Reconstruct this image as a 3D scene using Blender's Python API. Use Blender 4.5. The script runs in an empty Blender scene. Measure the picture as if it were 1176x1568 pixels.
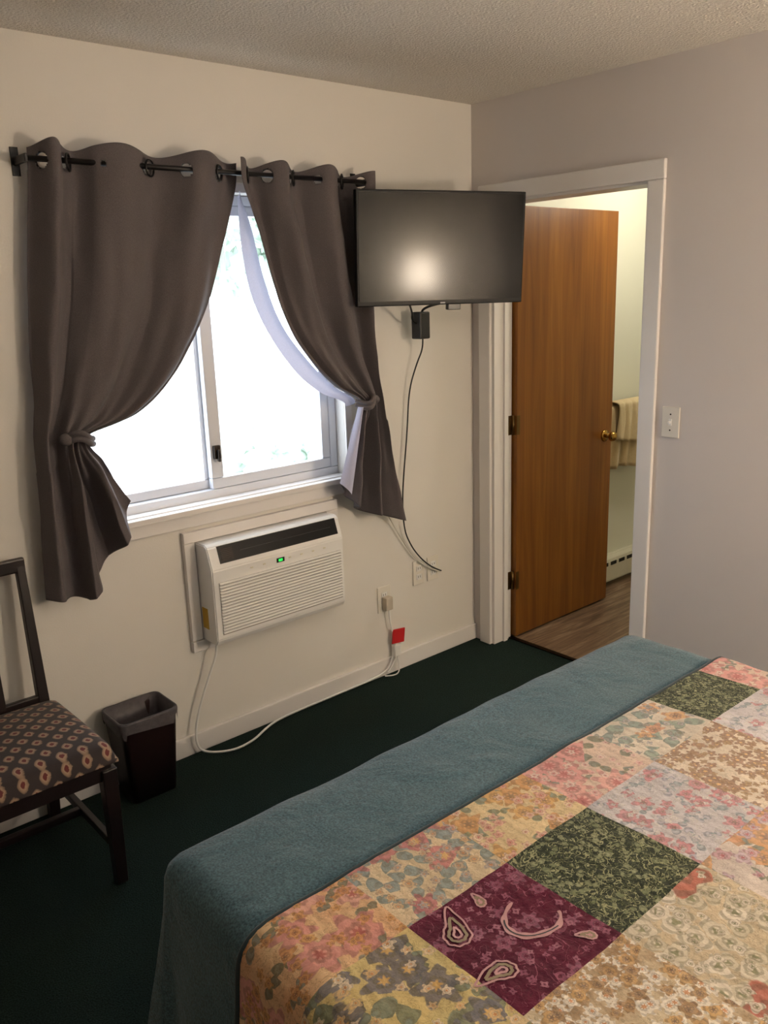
import bpy, bmesh, math, random
from mathutils import Vector, Matrix, noise
random.seed(7)
S=bpy.context.scene
try:
    S.view_settings.view_transform='Standard'; S.view_settings.look='None'
    S.view_settings.exposure=0; S.view_settings.gamma=1
except Exception: pass

# ------------------------------------------------------------ helpers
def lin(c):
    o=[]
    for v in c[:3]:
        v=v/255.; o.append(v/12.92 if v<=.04045 else ((v+.055)/1.055)**2.4)
    return (o[0],o[1],o[2],1)
def newmat(name):
    m=bpy.data.materials.new(name); m.use_nodes=True
    nt=m.node_tree; b=nt.nodes['Principled BSDF']; return m,nt,b
class G:
    def __init__(s,nt): s.nt=nt
    def n(s,t,**k):
        x=s.nt.nodes.new(t)
        for a,v in k.items(): setattr(x,a,v)
        return x
    def l(s,a,b): s.nt.links.new(a,b)
    def put(s,inp,v):
        if hasattr(v,'links') or isinstance(v,bpy.types.NodeSocket): s.l(v,inp)
        else: inp.default_value=v
    def math(s,op,a,b=None,c=None,clamp=False):
        x=s.n('ShaderNodeMath',operation=op); x.use_clamp=clamp
        s.put(x.inputs[0],a)
        if b is not None: s.put(x.inputs[1],b)
        if c is not None: s.put(x.inputs[2],c)
        return x.outputs[0]
    def step(s,v,lo,hi):   # 1 below lo, 0 above hi
        x=s.n('ShaderNodeMapRange'); s.put(x.inputs[0],v); x.inputs[1].default_value=lo; x.inputs[2].default_value=hi; x.inputs[3].default_value=1; x.inputs[4].default_value=0
        return x.outputs[0]
    def mix(s,f,a,b,mode='MIX'):
        x=s.n('ShaderNodeMix',data_type='RGBA'); x.blend_type=mode
        s.put(x.inputs[0],f); s.put(x.inputs[6],a); s.put(x.inputs[7],b)
        return x.outputs[2]
    def noise(s,vec,scale,detail=4,rough=.5,dist=0):
        x=s.n('ShaderNodeTexNoise'); x.inputs['Scale'].default_value=scale
        x.inputs['Detail'].default_value=detail; x.inputs['Roughness'].default_value=rough
        x.inputs['Distortion'].default_value=dist
        if vec is not None: s.l(vec,x.inputs['Vector'])
        return x
    def mapping(s,vec,scale=(1,1,1),loc=(0,0,0),rot=(0,0,0)):
        x=s.n('ShaderNodeMapping'); s.l(vec,x.inputs[0])
        x.inputs['Scale'].default_value=scale; x.inputs['Location'].default_value=loc; x.inputs['Rotation'].default_value=rot
        return x.outputs[0]
    def ramp(s,f,stops):
        x=s.n('ShaderNodeValToRGB'); s.l(f,x.inputs[0]); e=x.color_ramp.elements
        while len(e)>len(stops): e.remove(e[-1])
        while len(e)<len(stops): e.new(.5)
        for i,(p,c) in enumerate(stops): e[i].position=p; e[i].color=c
        return x.outputs[0]
    def bump(s,h,st,dist,b):
        x=s.n('ShaderNodeBump'); x.inputs['Strength'].default_value=st; x.inputs['Distance'].default_value=dist
        s.l(h,x.inputs['Height']); s.l(x.outputs[0],b.inputs['Normal'])
def simple(name,col,rough=.5,metal=0,nscale=30,var=.06,bump=0.,bdist=.002,spec=.5,bscale=None,emit=None,estr=0):
    m,nt,b=newmat(name); g=G(nt); tc=g.n('ShaderNodeTexCoord')
    c=lin(col); nz=g.noise(tc.outputs['Object'],nscale,3)
    hi=tuple(min(1,x*(1+var)) for x in c[:3])+(1,); lo=tuple(x*(1-var) for x in c[:3])+(1,)
    g.l(g.mix(nz.outputs[0],lo,hi),b.inputs['Base Color'])
    b.inputs['Roughness'].default_value=rough; b.inputs['Metallic'].default_value=metal
    b.inputs['Specular IOR Level'].default_value=spec
    if bump:
        n2=g.noise(tc.outputs['Object'],bscale or nscale*4,3); g.bump(n2.outputs[0],bump,bdist,b)
    if emit: b.inputs['Emission Color'].default_value=lin(emit); b.inputs['Emission Strength'].default_value=estr
    return m
def empty(name,loc=(0,0,0)):
    e=bpy.data.objects.new(name,None); S.collection.objects.link(e); e.location=loc; return e
def obj(name,me,mat=None,parent=None,smooth=False):
    o=bpy.data.objects.new(name,me); S.collection.objects.link(o)
    if mat is not None:
        for mm in (mat if isinstance(mat,(list,tuple)) else [mat]): me.materials.append(mm)
    if parent: o.parent=parent
    if smooth:
        for p in me.polygons: p.use_smooth=True
    return o
def mesh(name,vs,fs,mat=None,parent=None,smooth=False):
    me=bpy.data.meshes.new(name); me.from_pydata([tuple(v) for v in vs],[],fs); me.update()
    return obj(name,me,mat,parent,smooth)
def box(name,lo,hi,mat,parent=None,bev=0,seg=2,M=None):
    bm=bmesh.new(); bmesh.ops.create_cube(bm,size=1)
    for v in bm.verts:
        v.co=Vector(((lo[i]+hi[i])/2+v.co[i]*(hi[i]-lo[i]) for i in range(3)))
    if bev: bmesh.ops.bevel(bm,geom=bm.edges[:],offset=bev,segments=seg,affect='EDGES',profile=.6)
    if M is not None: bm.transform(M)
    me=bpy.data.meshes.new(name); bm.to_mesh(me); bm.free()
    return obj(name,me,mat,parent,smooth=False)
def cyl(name,p0,p1,r0,r1,mat,parent=None,seg=24,smooth=True):
    p0=Vector(p0);p1=Vector(p1); d=p1-p0
    bm=bmesh.new(); bmesh.ops.create_cone(bm,cap_ends=True,segments=seg,radius1=r0,radius2=r1,depth=d.length)
    bm.transform(Matrix.Translation((p0+p1)/2)@d.to_track_quat('Z','Y').to_matrix().to_4x4())
    me=bpy.data.meshes.new(name); bm.to_mesh(me); bm.free(); o=obj(name,me,mat,parent,smooth)
    return o
def prism(name,pts,x0,x1,mat,parent=None,bev=0):
    n=len(pts); vs=[(x0,y,z) for y,z in pts]+[(x1,y,z) for y,z in pts]
    fs=[tuple(range(n)),tuple(range(2*n-1,n-1,-1))]+[(i,i+n,(i+1)%n+n,(i+1)%n) for i in range(n)]
    o=mesh(name,vs,fs,mat,parent)
    bm=bmesh.new(); bm.from_mesh(o.data); bmesh.ops.recalc_face_normals(bm,faces=bm.faces)
    if bev: bmesh.ops.bevel(bm,geom=bm.edges[:],offset=bev,segments=2,affect='EDGES')
    bm.to_mesh(o.data); bm.free(); return o
def tube(name,pts,r,mat,parent=None,cyclic=False):
    cu=bpy.data.curves.new(name,'CURVE'); cu.dimensions='3D'; cu.bevel_depth=r; cu.bevel_resolution=3; cu.resolution_u=10
    sp=cu.splines.new('NURBS'); sp.points.add(len(pts)-1)
    for i,p in enumerate(pts): sp.points[i].co=(*p,1)
    sp.use_endpoint_u=True; sp.order_u=3; sp.use_cyclic_u=cyclic
    o=bpy.data.objects.new(name,cu); S.collection.objects.link(o); cu.materials.append(mat)
    dg=bpy.context.evaluated_depsgraph_get(); me=bpy.data.meshes.new_from_object(o.evaluated_get(dg))
    bpy.data.objects.remove(o); me.materials.clear()
    return obj(name,me,mat,parent,True)
def torus(name,c,R,r,axis,mat,parent=None):
    vs=[];fs=[];N=24;K=8; q=Vector(axis).to_track_quat('Z','Y')
    for i in range(N):
        a=2*math.pi*i/N
        for j in range(K):
            b=2*math.pi*j/K
            vs.append(Vector(c)+q@Vector(((R+r*math.cos(b))*math.cos(a),(R+r*math.cos(b))*math.sin(a),r*math.sin(b))))
            fs.append((i*K+j,((i+1)%N)*K+j,((i+1)%N)*K+(j+1)%K,i*K+(j+1)%K))
    return mesh(name,vs,fs,mat,parent,True)
def sphere(name,c,sc,mat,parent=None):
    bm=bmesh.new(); bmesh.ops.create_uvsphere(bm,u_segments=20,v_segments=12,radius=1)
    for v in bm.verts: v.co=Vector((c[0]+v.co.x*sc[0],c[1]+v.co.y*sc[1],c[2]+v.co.z*sc[2]))
    me=bpy.data.meshes.new(name); bm.to_mesh(me); bm.free(); return obj(name,me,mat,parent,True)

# ------------------------------------------------------------ materials
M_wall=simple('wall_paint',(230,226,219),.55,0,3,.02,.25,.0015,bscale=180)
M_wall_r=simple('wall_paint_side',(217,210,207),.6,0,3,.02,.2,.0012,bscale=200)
M_wall_s=simple('wall_paint_darkened',(170,162,152),.6,0,3,.02,.2,.0012,bscale=200)  # for the unseen side wall, colour darkened to weaken bounced light
M_bathwall=simple('bath_wall_paint',(236,236,218),.5,0,3,.02,.1,.001,bscale=200)
M_ceil=simple('ceiling_texture',(224,218,209),.95,0,90,.08,1.,.008,bscale=120)
M_trim=simple('white_trim',(236,232,229),.4,0,8,.02)
M_vinyl=simple('white_vinyl',(228,231,238),.35,0,8,.02)
M_white=simple('white_plastic',(238,237,234),.4,0,8,.02)
M_ivory=simple('ivory_plastic',(230,225,214),.4,0,8,.02)
M_dark=simple('dark_plastic',(18,18,20),.3,0,20,.05)
M_slot=simple('black_panel',(10,11,13),.35,0,20,.05,spec=.2)
M_black=simple('black_rubber',(14,13,13),.5,0,20,.05)
M_metal=simple('dark_metal',(50,45,42),.35,1,40,.1)
M_rod=simple('black_rod',(22,20,22),.4,.3,40,.1)
M_brass=simple('brass',(190,150,80),.22,1,40,.05)
M_hinge=simple('hinge_brass',(120,95,60),.35,1,40,.1)
M_red=simple('red_tag',(190,34,38),.45,0,20,.05)
M_espresso=simple('espresso_wood',(28,19,19),.35,0,25,.25,.1)
M_bin=simple('maroon_plastic',(46,29,30),.4,0,20,.1)
M_yellow=simple('yellow_sticker',(200,160,40),.5)
M_green=simple('green_led',(20,120,40),.4,emit=(40,255,90),estr=1.3)
M_heater=simple('heater_enamel',(220,215,195),.4)

def carpet():
    m,nt,b=newmat('green_carpet'); g=G(nt); tc=g.n('ShaderNodeTexCoord')
    n1=g.noise(tc.outputs['Object'],220,3); n2=g.noise(tc.outputs['Object'],5,3)
    c=g.ramp(n1.outputs[0],[(.3,lin((14,24,22))),(.7,lin((38,56,50)))])
    c=g.mix(g.math('MULTIPLY',n2.outputs[0],.5),c,lin((26,31,31)))
    g.l(c,b.inputs['Base Color']); b.inputs['Roughness'].default_value=.95; b.inputs['Specular IOR Level'].default_value=.1
    g.bump(n1.outputs[0],.8,.006,b); return m
M_carpet=carpet()
def wood(name,c1,c2,c3,axis='Z',rough=.35,sc=1.):
    m,nt,b=newmat(name); g=G(nt); tc=g.n('ShaderNodeTexCoord')
    s={'Z':(14*sc,14*sc,.7*sc),'X':(.7*sc,14*sc,14*sc)}[axis]
    v=g.mapping(tc.outputs['Object'],s)
    n1=g.noise(v,1.2,6,.6,.8); n2=g.noise(g.mapping(tc.outputs['Object'],tuple(x*6 for x in s)),1.,4,.6)
    c=g.ramp(n1.outputs[0],[(.3,lin(c1)),(.52,lin(c2)),(.72,lin(c3))])
    c=g.mix(g.math('MULTIPLY',n2.outputs[0],.4),c,lin(c1))
    g.l(c,b.inputs['Base Color']); b.inputs['Roughness'].default_value=rough; g.bump(n2.outputs[0],.06,.001,b); return m
M_door=wood('door_veneer',(120,70,22),(148,92,30),(174,114,42),'Z',.35)
def planks():
    m,nt,b=newmat('vinyl_plank_floor'); g=G(nt); tc=g.n('ShaderNodeTexCoord')
    br=g.n('ShaderNodeTexBrick'); g.l(tc.outputs['Object'],br.inputs['Vector'])
    br.inputs['Scale'].default_value=1; br.inputs['Brick Width'].default_value=.9; br.inputs['Row Height'].default_value=.13
    br.inputs['Mortar Size'].default_value=.0015; br.inputs['Color1'].default_value=lin((108,84,66)); br.inputs['Color2'].default_value=lin((138,114,92)); br.inputs['Mortar'].default_value=lin((45,32,24))
    n1=g.noise(g.mapping(tc.outputs['Object'],(1.5,16,16)),1.5,6,.65,1.2)
    c=g.mix(.6,br.outputs[0],g.ramp(n1.outputs[0],[(.38,lin((76,54,40))),(.52,lin((138,112,90))),(.64,lin((186,162,136)))]))
    g.l(c,b.inputs['Base Color']); b.inputs['Roughness'].default_value=.4; return m
M_plank=planks()
def fabric(name,col,rough=.9,transl=0.,weave=900,sheen=.3,var=.15,big=6,wr=0,stripe=None):
    m,nt,b=newmat(name); g=G(nt); tc=g.n('ShaderNodeTexCoord')
    n1=g.noise(tc.outputs['Object'],weave,2); n2=g.noise(tc.outputs['Object'],big,3)
    c=lin(col); lo=tuple(x*(1-var) for x in c[:3])+(1,); hi=tuple(min(1,x*(1+var)) for x in c[:3])+(1,)
    cc=g.mix(g.ramp(n1.outputs[0],[(.3,(0,0,0,1)),(.7,(1,1,1,1))]),lo,hi); cc=g.mix(g.math('MULTIPLY',n2.outputs[0],.3),cc,lo)
    g.l(cc,b.inputs['Base Color']); b.inputs['Roughness'].default_value=rough
    b.inputs['Sheen Weight'].default_value=sheen; b.inputs['Specular IOR Level'].default_value=.12
    h=n1.outputs[0]
    if wr:
        n3=g.noise(tc.outputs['Object'],7,4,.55,.6); h=g.math('ADD',g.math('MULTIPLY',n1.outputs[0],.08),n3.outputs[0]); g.bump(h,.6,wr,b)
    else: g.bump(h,.3,.001,b)
    if transl:
        t=g.n('ShaderNodeBsdfTranslucent'); g.l(cc,t.inputs[0]); mx=g.n('ShaderNodeMixShader'); mx.inputs[0].default_value=transl
        g.l(b.outputs[0],mx.inputs[1]); g.l(t.outputs[0],mx.inputs[2]); g.l(mx.outputs[0],nt.nodes['Material Output'].inputs[0])
    return m
M_curtain=fabric('grey_curtain',(98,92,94),.95,0.,500,.08,.22)
M_lining=fabric('curtain_lining',(190,188,206),.85,.22,900,.1)
M_blanket=fabric('blue_blanket',(72,101,112),.95,0,230,.25,.5,9,wr=.022)
M_towel=fabric('beige_towel',(222,202,160),.95,0,500,.3)
M_liner=fabric('bin_liner',(92,88,92),.35,.15,60,0)

# ------------------------------------------------------------ room
H=2.44; X0,X1=-4.2,0.; Y0,Y1=-3.45,0.
WX0,WX1,WZ0,WZ1=-1.88,-.765,.95,2.03
def panelwall(name,rects,mat):
    bm=bmesh.new()
    for lo,hi in rects:
        r=bmesh.ops.create_cube(bm,size=1)
        for v in r['verts']: v.co=Vector(((lo[i]+hi[i])/2+v.co[i]*(hi[i]-lo[i]) for i in range(3)))
    me=bpy.data.meshes.new(name); bm.to_mesh(me); bm.free(); return obj(name,me,mat)
panelwall('wall_window',[((X0-.15,0,0),(WX0,.15,H)),((WX1,0,0),(0.12,.15,H)),((WX0,0,0),(WX1,.15,WZ0)),((WX0,0,WZ1),(WX1,.15,H))],M_wall)
DY0,DY1,DZ=-.885,-.115,2.04
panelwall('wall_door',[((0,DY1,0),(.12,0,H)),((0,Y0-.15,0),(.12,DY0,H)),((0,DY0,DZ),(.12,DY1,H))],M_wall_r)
panelwall('wall_headboard',[((X0-.15,Y0-.15,0),(0,Y0,H))],M_wall)
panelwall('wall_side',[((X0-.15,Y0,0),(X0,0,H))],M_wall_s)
panelwall('ceiling',[((X0-.15,Y0-.15,H),(2.5,.15,H+.1))],M_ceil)
panelwall('floor',[((X0-.15,Y0-.15,-.1),(.118,.15,0))],M_carpet)
panelwall('floor_bathroom',[((.118,-2.2,-.1),(2.5,.15,.002))],M_plank)
panelwall('wall_bathroom_back',[((.12,0,0),(2.5,.15,H))],M_bathwall)
panelwall('wall_bathroom_end',[((2.4,-2.2,0),(2.5,0,H))],M_bathwall)
panelwall('wall_bathroom_side',[((.12,-2.2,0),(2.5,-2.1,H))],M_bathwall)
def bb(name,lo,hi): return box(name,lo,hi,M_trim,None,.004)
bb('baseboard_window',(X0,-.014,0),(0,0,.078))
bb('baseboard_door',(-.014,Y0,0),(0,-.955,.078))
bb('baseboard_side',(X0,Y0,0),(X0+.014,-.014,.078))
bb('baseboard_headboard',(X0+.014,Y0,0),(-.014,Y0+.014,.078))
t=empty('trim_1')
box('casing_left',(-.018,-.118,0),(0,-.052,2.037),M_trim,t,.005)
box('casing_right',(-.018,-.95,0),(0,-.882,2.037),M_trim,t,.005)
box('casing_top',(-.018,-.95,2.0375),(0,-.052,2.106),M_trim,t,.005)
box('jamb_left',(0.001,-.13,0),(.12,-.115,2.027),M_trim,t)
box('jamb_right',(0.001,-.885,0),(.12,-.872,2.027),M_trim,t)
box('jamb_top',(0.001,-.885,2.0275),(.12,-.115,2.04),M_trim,t)
box('stop_left',(.06,-.141,0),(.085,-.1301,2.027),M_trim,t)
box('stop_right',(.06,-.8719,0),(.085,-.861,2.027),M_trim,t)
box('threshold_strip',(.105,-.872,.0),(.13,-.13,.006),M_metal,t)

# ------------------------------------------------------------ door slab
d=empty('door_1')
box('slab',(.13,-.155,.012),(.885,-.12,2.025),M_door,d,.002)
for z in (.30,1.06,1.80):
    cyl('hinge_knuckle',(.124,-.137,z-.045),(.124,-.137,z+.045),.008,.008,M_hinge,d,12)
    box('hinge_leaf',(.095,-.1315,z-.045),(.12,-.1295,z+.045),M_hinge,d)
    box('hinge_leaf_slab',(.128,-.1557,z-.045),(.15,-.1547,z+.045),M_hinge,d)
kx=.825
for s,y in ((-1,-.155),(1,-.12)):
    cyl('rosette',(kx,y,.92),(kx,y+s*.008,.92),.032,.028,M_brass,d)
    cyl('knob_stem',(kx,y,.92),(kx,y+s*.035,.92),.011,.011,M_brass,d)
    sphere('knob',(kx,y+s*.05,.92),(.026,.022,.026),M_brass,d)
box('latch_plate',(.8845,-.148,.89),(.8865,-.127,.95),M_brass,d)

# ------------------------------------------------------------ window
w=empty('window_1')
fy0,fy1=.052,.12
def fr(n,x0,x1,z0,z1,y0=fy0,y1=fy1,b=.004,m=None): return box(n,(x0,y0,z0),(x1,y1,z1),m or M_vinyl,w,b)
fr('frame_left',WX0+.001,WX0+.035,WZ0+.036,WZ1-.036); fr('frame_right',WX1-.035,WX1-.001,WZ0+.036,WZ1-.036)
fr('frame_top',WX0+.001,WX1-.001,WZ1-.035,WZ1-.001); fr('frame_bottom',WX0+.001,WX1-.001,WZ0+.001,WZ0+.035)
fr('sash_l_stile_r',-1.37,-1.325,WZ0+.071,WZ1-.071,.087,.115); fr('sash_l_bot',WX0+.036,-1.33,WZ0+.036,WZ0+.07,.087,.115)
fr('sash_l_top',WX0+.036,-1.33,WZ1-.07,WZ1-.036,.087,.115); fr('sash_l_stile_l',WX0+.036,WX0+.07,WZ0+.071,WZ1-.071,.087,.115)
fr('sash_r_stile_l',-1.355,-1.305,WZ0+.076,WZ1-.071,.056,.085); fr('sash_r_bot',-1.355,WX1-.036,WZ0+.036,WZ0+.075,.056,.085)
fr('sash_r_top',-1.355,WX1-.036,WZ1-.07,WZ1-.036,.056,.085); fr('sash_r_stile_r',WX1-.075,WX1-.036,WZ0+.076,WZ1-.071,.056,.085)
m,nt,b=newmat('window_glass'); g=G(nt)
tr=g.n('ShaderNodeBsdfTransparent'); gl=g.n('ShaderNodeBsdfGlossy'); gl.inputs['Roughness'].default_value=.02
mx=g.n('ShaderNodeMixShader'); mx.inputs[0].default_value=.06
g.l(tr.outputs[0],mx.inputs[1]); g.l(gl.outputs[0],mx.inputs[2]); g.l(mx.outputs[0],nt.nodes['Material Output'].inputs[0]); M_glass=m
mesh('glass_left',[(WX0+.06,.1,WZ0+.06),(-1.36,.1,WZ0+.06),(-1.36,.1,WZ1-.06),(WX0+.06,.1,WZ1-.06)],[(0,1,2,3)],M_glass,w)
mesh('glass_right',[(-1.31,.07,WZ0+.07),(WX1-.07,.07,WZ0+.07),(WX1-.07,.07,WZ1-.06),(-1.31,.07,WZ1-.06)],[(0,1,2,3)],M_glass,w)
fr('latch',-1.345,-1.318,1.10,1.15,.042,.0555,.003,M_metal); fr('latch_lever',-1.335,-1.327,1.09,1.135,.030,.042,.002,M_metal)
fr('sill',-1.92,-.735,WZ0-.022,WZ0,-.032,-.0005,.004,M_trim); fr('apron',-1.90,-.75,WZ0-.07,WZ0-.0225,-.014,0,.003,M_trim)
fr('inner_stool',WX0+.001,WX1-.001,WZ0,WZ0+.004,0,.055,0,M_trim)
fr('casing_right',WX1,WX1+.035,WZ0,WZ1,-.012,0,.003,M_trim); fr('casing_left',WX0-.035,WX0,WZ0,WZ1,-.012,0,.003,M_trim); fr('casing_top',WX0-.035,WX1+.035,WZ1+.0005,WZ1+.035,-.012,0,.003,M_trim)

# ------------------------------------------------------------ curtains
RODY=-.085; RODZ=2.085
cr=empty('curtain_rod')
cyl('rod',(-1.94,RODY,RODZ),(-.675,RODY,RODZ),.0085,.0085,M_rod,cr)
for x in (-1.945,-.67):
    box('bracket_arm',(x-.005,RODY-.01,RODZ-.012),(x+.005,0,RODZ+.012),M_rod,cr,.003)
    box('bracket_plate',(x-.012,-.004,RODZ-.04),(x+.012,0,RODZ+.04),M_rod,cr,.001)
KV=[0,.08,.25,.35,.45,.54,.6,.65,.75,.88,1]
def interp(keys,v):
    n=len(KV)
    i=0
    while i<n-2 and v>KV[i+1]: i+=1
    t=(v-KV[i])/(KV[i+1]-KV[i])
    p0=keys[max(i-1,0)];p1=keys[i];p2=keys[i+1];p3=keys[min(i+2,n-1)]
    o=[]
    for k in range(2):
        d1=(p2[k]-p0[k])/(KV[i+1]-KV[max(i-1,0)])*(KV[i+1]-KV[i])
        d2=(p3[k]-p1[k])/(KV[min(i+2,n-1)]-KV[i])*(KV[i+1]-KV[i])
        o.append((2*t**3-3*t*t+1)*p1[k]+(t**3-2*t*t+t)*d1+(-2*t**3+3*t*t)*p2[k]+(t**3-t*t)*d2)
    return o
def curtain(name,outer,mid,inner,fm,eyex,phase,side,knot):
    root=empty(name); NU,NV=260,190
    x_o,x_i=outer[0][0],inner[0][0]
    def P(s,v):
        o=interp(outer,v); m_=interp(mid,v); i_=interp(inner,v)
        if s<fm: t=s/fm; x=o[0]+(m_[0]-o[0])*t; z=o[1]+(m_[1]-o[1])*t
        else:
            t=(s-fm)/(1-fm); x=m_[0]+(i_[0]-m_[0])*t; z=m_[1]+(i_[1]-m_[1])*t
            if v>.65: z-=math.sin(t*math.pi)*.035*(v-.65)/.35
            elif v<.65: z-=math.sin(t*math.pi)*.03*math.sin(v/.65*math.pi)
        return x,z
    es=sorted([(ex-x_o)/(x_i-x_o) for ex in eyex])
    ext=[2*es[0]-es[1]]+es+[2*es[-1]-es[-2]]
    def wave(s,v):
        k=0
        while k<len(ext)-2 and s>ext[k+1]: k+=1
        ph=(k+(s-ext[k])/(ext[k+1]-ext[k]))*math.pi+phase
        return math.sin(ph)
    def Y(s,v):
        kn=math.exp(-((v-.65)/.085)**2)
        top=.034+.006*min(1,v/.15)
        top*=(1-.25*min(1,v/.6))
        if v>.7: top*=1.2
        g=0
        if s>fm*.8: g=kn*min(1,(s-fm*.8)/(fm*.2+.01))
        y=RODY+ top*(1-.8*g)*wave(s,v)
        y+=.009*math.sin(s*31+v*5+phase)*min(1,v*2)+.003*math.sin(s*57-v*9)*min(1,v*2.5)
        y+=.016*noise.noise(Vector((s*4+phase*3,v*6,side*5)))*min(1,v*3)+.005*noise.noise(Vector((s*14,v*17,side*3)))*min(1,v*3)
        if v>.1 and v<.65 and s>fm*.7:
            t=(s-fm*.7)/(1-fm*.7); y-=.022*math.sin(t*14+v*4)*math.sin((v-.1)/.55*math.pi)*(.4+.6*t)
        if v>.66 and s>fm:
            t=(s-fm)/(1-fm); y-=.022*math.sin(t*9+1)*min(1,(v-.66)*5)
        y-=.02*g
        if v>.1 and y>-.05: y=-.05+(y+.05)*.35
        return max(min(y,-.038),-.145)
    vs=[];fs=[]
    for j in range(NV+1):
        v=j/NV
        for i in range(NU+1):
            s=i/NU; x,z=P(s,v)
            if v<.06: z+=.012*(wave(s,v)*-1)*(1-v/.06)
            vs.append((x,Y(s,v),z))
    cent=[(e,Vector((x_o+(x_i-x_o)*e,RODY,RODZ-.004))) for e in es]
    for j in range(NV):
        for i in range(NU):
            a=j*(NU+1)+i
            c=sum((Vector(vs[k]) for k in (a,a+1,a+NU+2,a+NU+1)),Vector())/4
            if any((c-q).length<.0235 for _,q in cent): continue
            fs.append((a,a+1,a+NU+2,a+NU+1))
    o=mesh('panel',vs,fs,M_curtain,root,True)
    mod=o.modifiers.new('th','SOLIDIFY'); mod.thickness=.0016; mod.offset=0
    for e,q in cent:
        d_=.006; x1,z1=P(min(1,e+d_),.04);x0,z0=P(max(0,e-d_),.04)
        tv=Vector((x1-x0,Y(min(1,e+d_),.04)-Y(max(0,e-d_),.04),0)).normalized()
        nrm=tv.cross(Vector((0,0,1)))
        torus('grommet_ring',q,.0245,.0035,nrm,M_rod,root)
    kx,kz,wd=knot
    for nm,dz,rr_ in (('knot_band',.007,.010),('knot_band_low',-.010,.010)):
        pts=[]
        for k in range(9):
            a=k/8; pts.append((kx-wd/2+wd*a,-.10-.042*math.sin(a*math.pi),kz+dz+.014*math.sin(a*math.pi*1.5)*side))
        tube(nm,pts,rr_,M_curtain,root)
    sphere('knot_lump',(kx-side*wd*.5,-.108,kz+.002),(.024,.022,.019),M_curtain,root)
    return root,P,Y
L_o=[(-1.925,2.13),(-1.93,2.05),(-1.965,1.80),(-1.98,1.67),(-1.995,1.52),(-2.0,1.40),(-2.01,1.33),(-2.02,1.26),(-2.03,1.10),(-2.04,.93),(-2.05,.765)]
L_m=[(-1.74,2.13),(-1.74,2.05),(-1.77,1.82),(-1.79,1.69),(-1.83,1.54),(-1.87,1.42),(-1.91,1.33),(-1.935,1.27),(-1.94,1.12),(-1.935,.93),(-1.93,.745)]
L_i=[(-1.225,2.13),(-1.235,2.04),(-1.315,1.83),(-1.37,1.68),(-1.455,1.525),(-1.555,1.405),(-1.69,1.32),(-1.86,1.275),(-1.81,1.18),(-1.77,1.10),(-1.73,1.03)]
R_o=[(-.655,2.11),(-.66,2.04),(-.68,1.86),(-.685,1.72),(-.685,1.56),(-.67,1.43),(-.66,1.33),(-.645,1.26),(-.62,1.10),(-.58,.92),(-.54,.73)]
R_m=[(-.87,2.12),(-.87,2.04),(-.85,1.86),(-.83,1.72),(-.79,1.56),(-.75,1.43),(-.71,1.33),(-.695,1.265),(-.69,1.12),(-.70,.95),(-.70,.79)]
R_i=[(-1.245,2.12),(-1.245,2.05),(-1.205,1.90),(-1.16,1.73),(-1.09,1.56),(-.98,1.42),(-.88,1.33),(-.77,1.265),(-.80,1.17),(-.84,1.06),(-.88,.95)]
cl,PL,YL=curtain('curtain',L_o,L_m,L_i,.32,[-1.895,-1.82,-1.71,-1.56,-1.43,-1.31],0.,1,(-1.895,1.27,.085))
cr2,PR,YR=curtain('curtain.001',R_o,R_m,R_i,.32,[-1.20,-1.12,-1.01,-.90,-.79,-.70],math.pi,-1,(-.735,1.262,.085))
strip_i=[(-1.22,2.07),(-1.225,2.03),(-1.235,1.87),(-1.205,1.70),(-1.135,1.54),(-1.03,1.395),(-.92,1.31),(-.80,1.255),(-.83,1.15),(-.87,1.04),(-.905,.94)]
vs=[];fs=[]
for j in range(61):
    v=.1+j/60*.56; a=interp(strip_i,v); b_=interp(R_i,v)
    for i in range(5):
        t=i/4; vs.append((a[0]+(b_[0]+.02-a[0])*t, -.06-.012*math.sin(t*math.pi)+.006*math.sin(v*20), a[1]+(b_[1]-a[1])*t))
for j in range(60):
    for i in range(4): k=j*5+i; fs.append((k,k+1,k+6,k+5))
mesh('lining',vs,fs,M_lining,cr2,True)
vs=[];fs=[]
for j in range(21):
    v=j/20
    for i in range(6):
        t=i/5; vs.append((-.785-.107*v+.042*t*(.3+.7*v),-.118-.012*math.sin(t*3.14)-.02*t,1.245-.29*v-.05*t*v)) 
for j in range(20):
    for i in range(5): k=j*6+i; fs.append((k,k+1,k+7,k+6))
mesh('lining_fold',vs,fs,M_lining,cr2,True)

# ------------------------------------------------------------ wall AC
ac=empty('wall_air_conditioner')
ax0,ax1=-1.49,-.895
for n,lo,hi in (('frame_l',(-1.535,-.022,.4505),(-1.492,0,.8245)),('frame_r',(-.893,-.022,.4505),(-.835,0,.8245)),('frame_t',(-1.535,-.022,.825),(-.835,0,.865)),('frame_b',(-1.535,-.022,.405),(-.835,0,.447))):
    box(n,lo,hi,M_trim,ac,.003)
prof=[(-.001,.822),(-.085,.825),(-.098,.815),(-.122,.745),(-.125,.735),(-.125,.47),(-.112,.448),(-.001,.448)]
prism('body',prof,ax0,ax1,M_white,ac,.004)
def slope_quad(n,x0,x1,z0,z1,mat,off=.002,th=.004):
    def yy(z): return -.098-(.815-z)/.07*.024
    return prism(n,[(yy(z0)-off,z0),(yy(z1)-off,z1),(yy(z1)+th,z1),(yy(z0)+th,z0)],x0,x1,mat,ac)
slope_quad('outlet_slot',ax0+.04,ax1-.02,.755,.815,M_slot)
for i in range(7): slope_quad('vane',ax0+.05,ax0+.10,.765+i*.006,.767+i*.006,M_metal,.004)
slope_quad('vane_bar',ax0+.13,ax1-.05,.785,.7865,M_dark,.004)
box('led_display',(-1.215,-.1275,.705),(-1.18,-.124,.722),M_dark,ac,.001)
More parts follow.
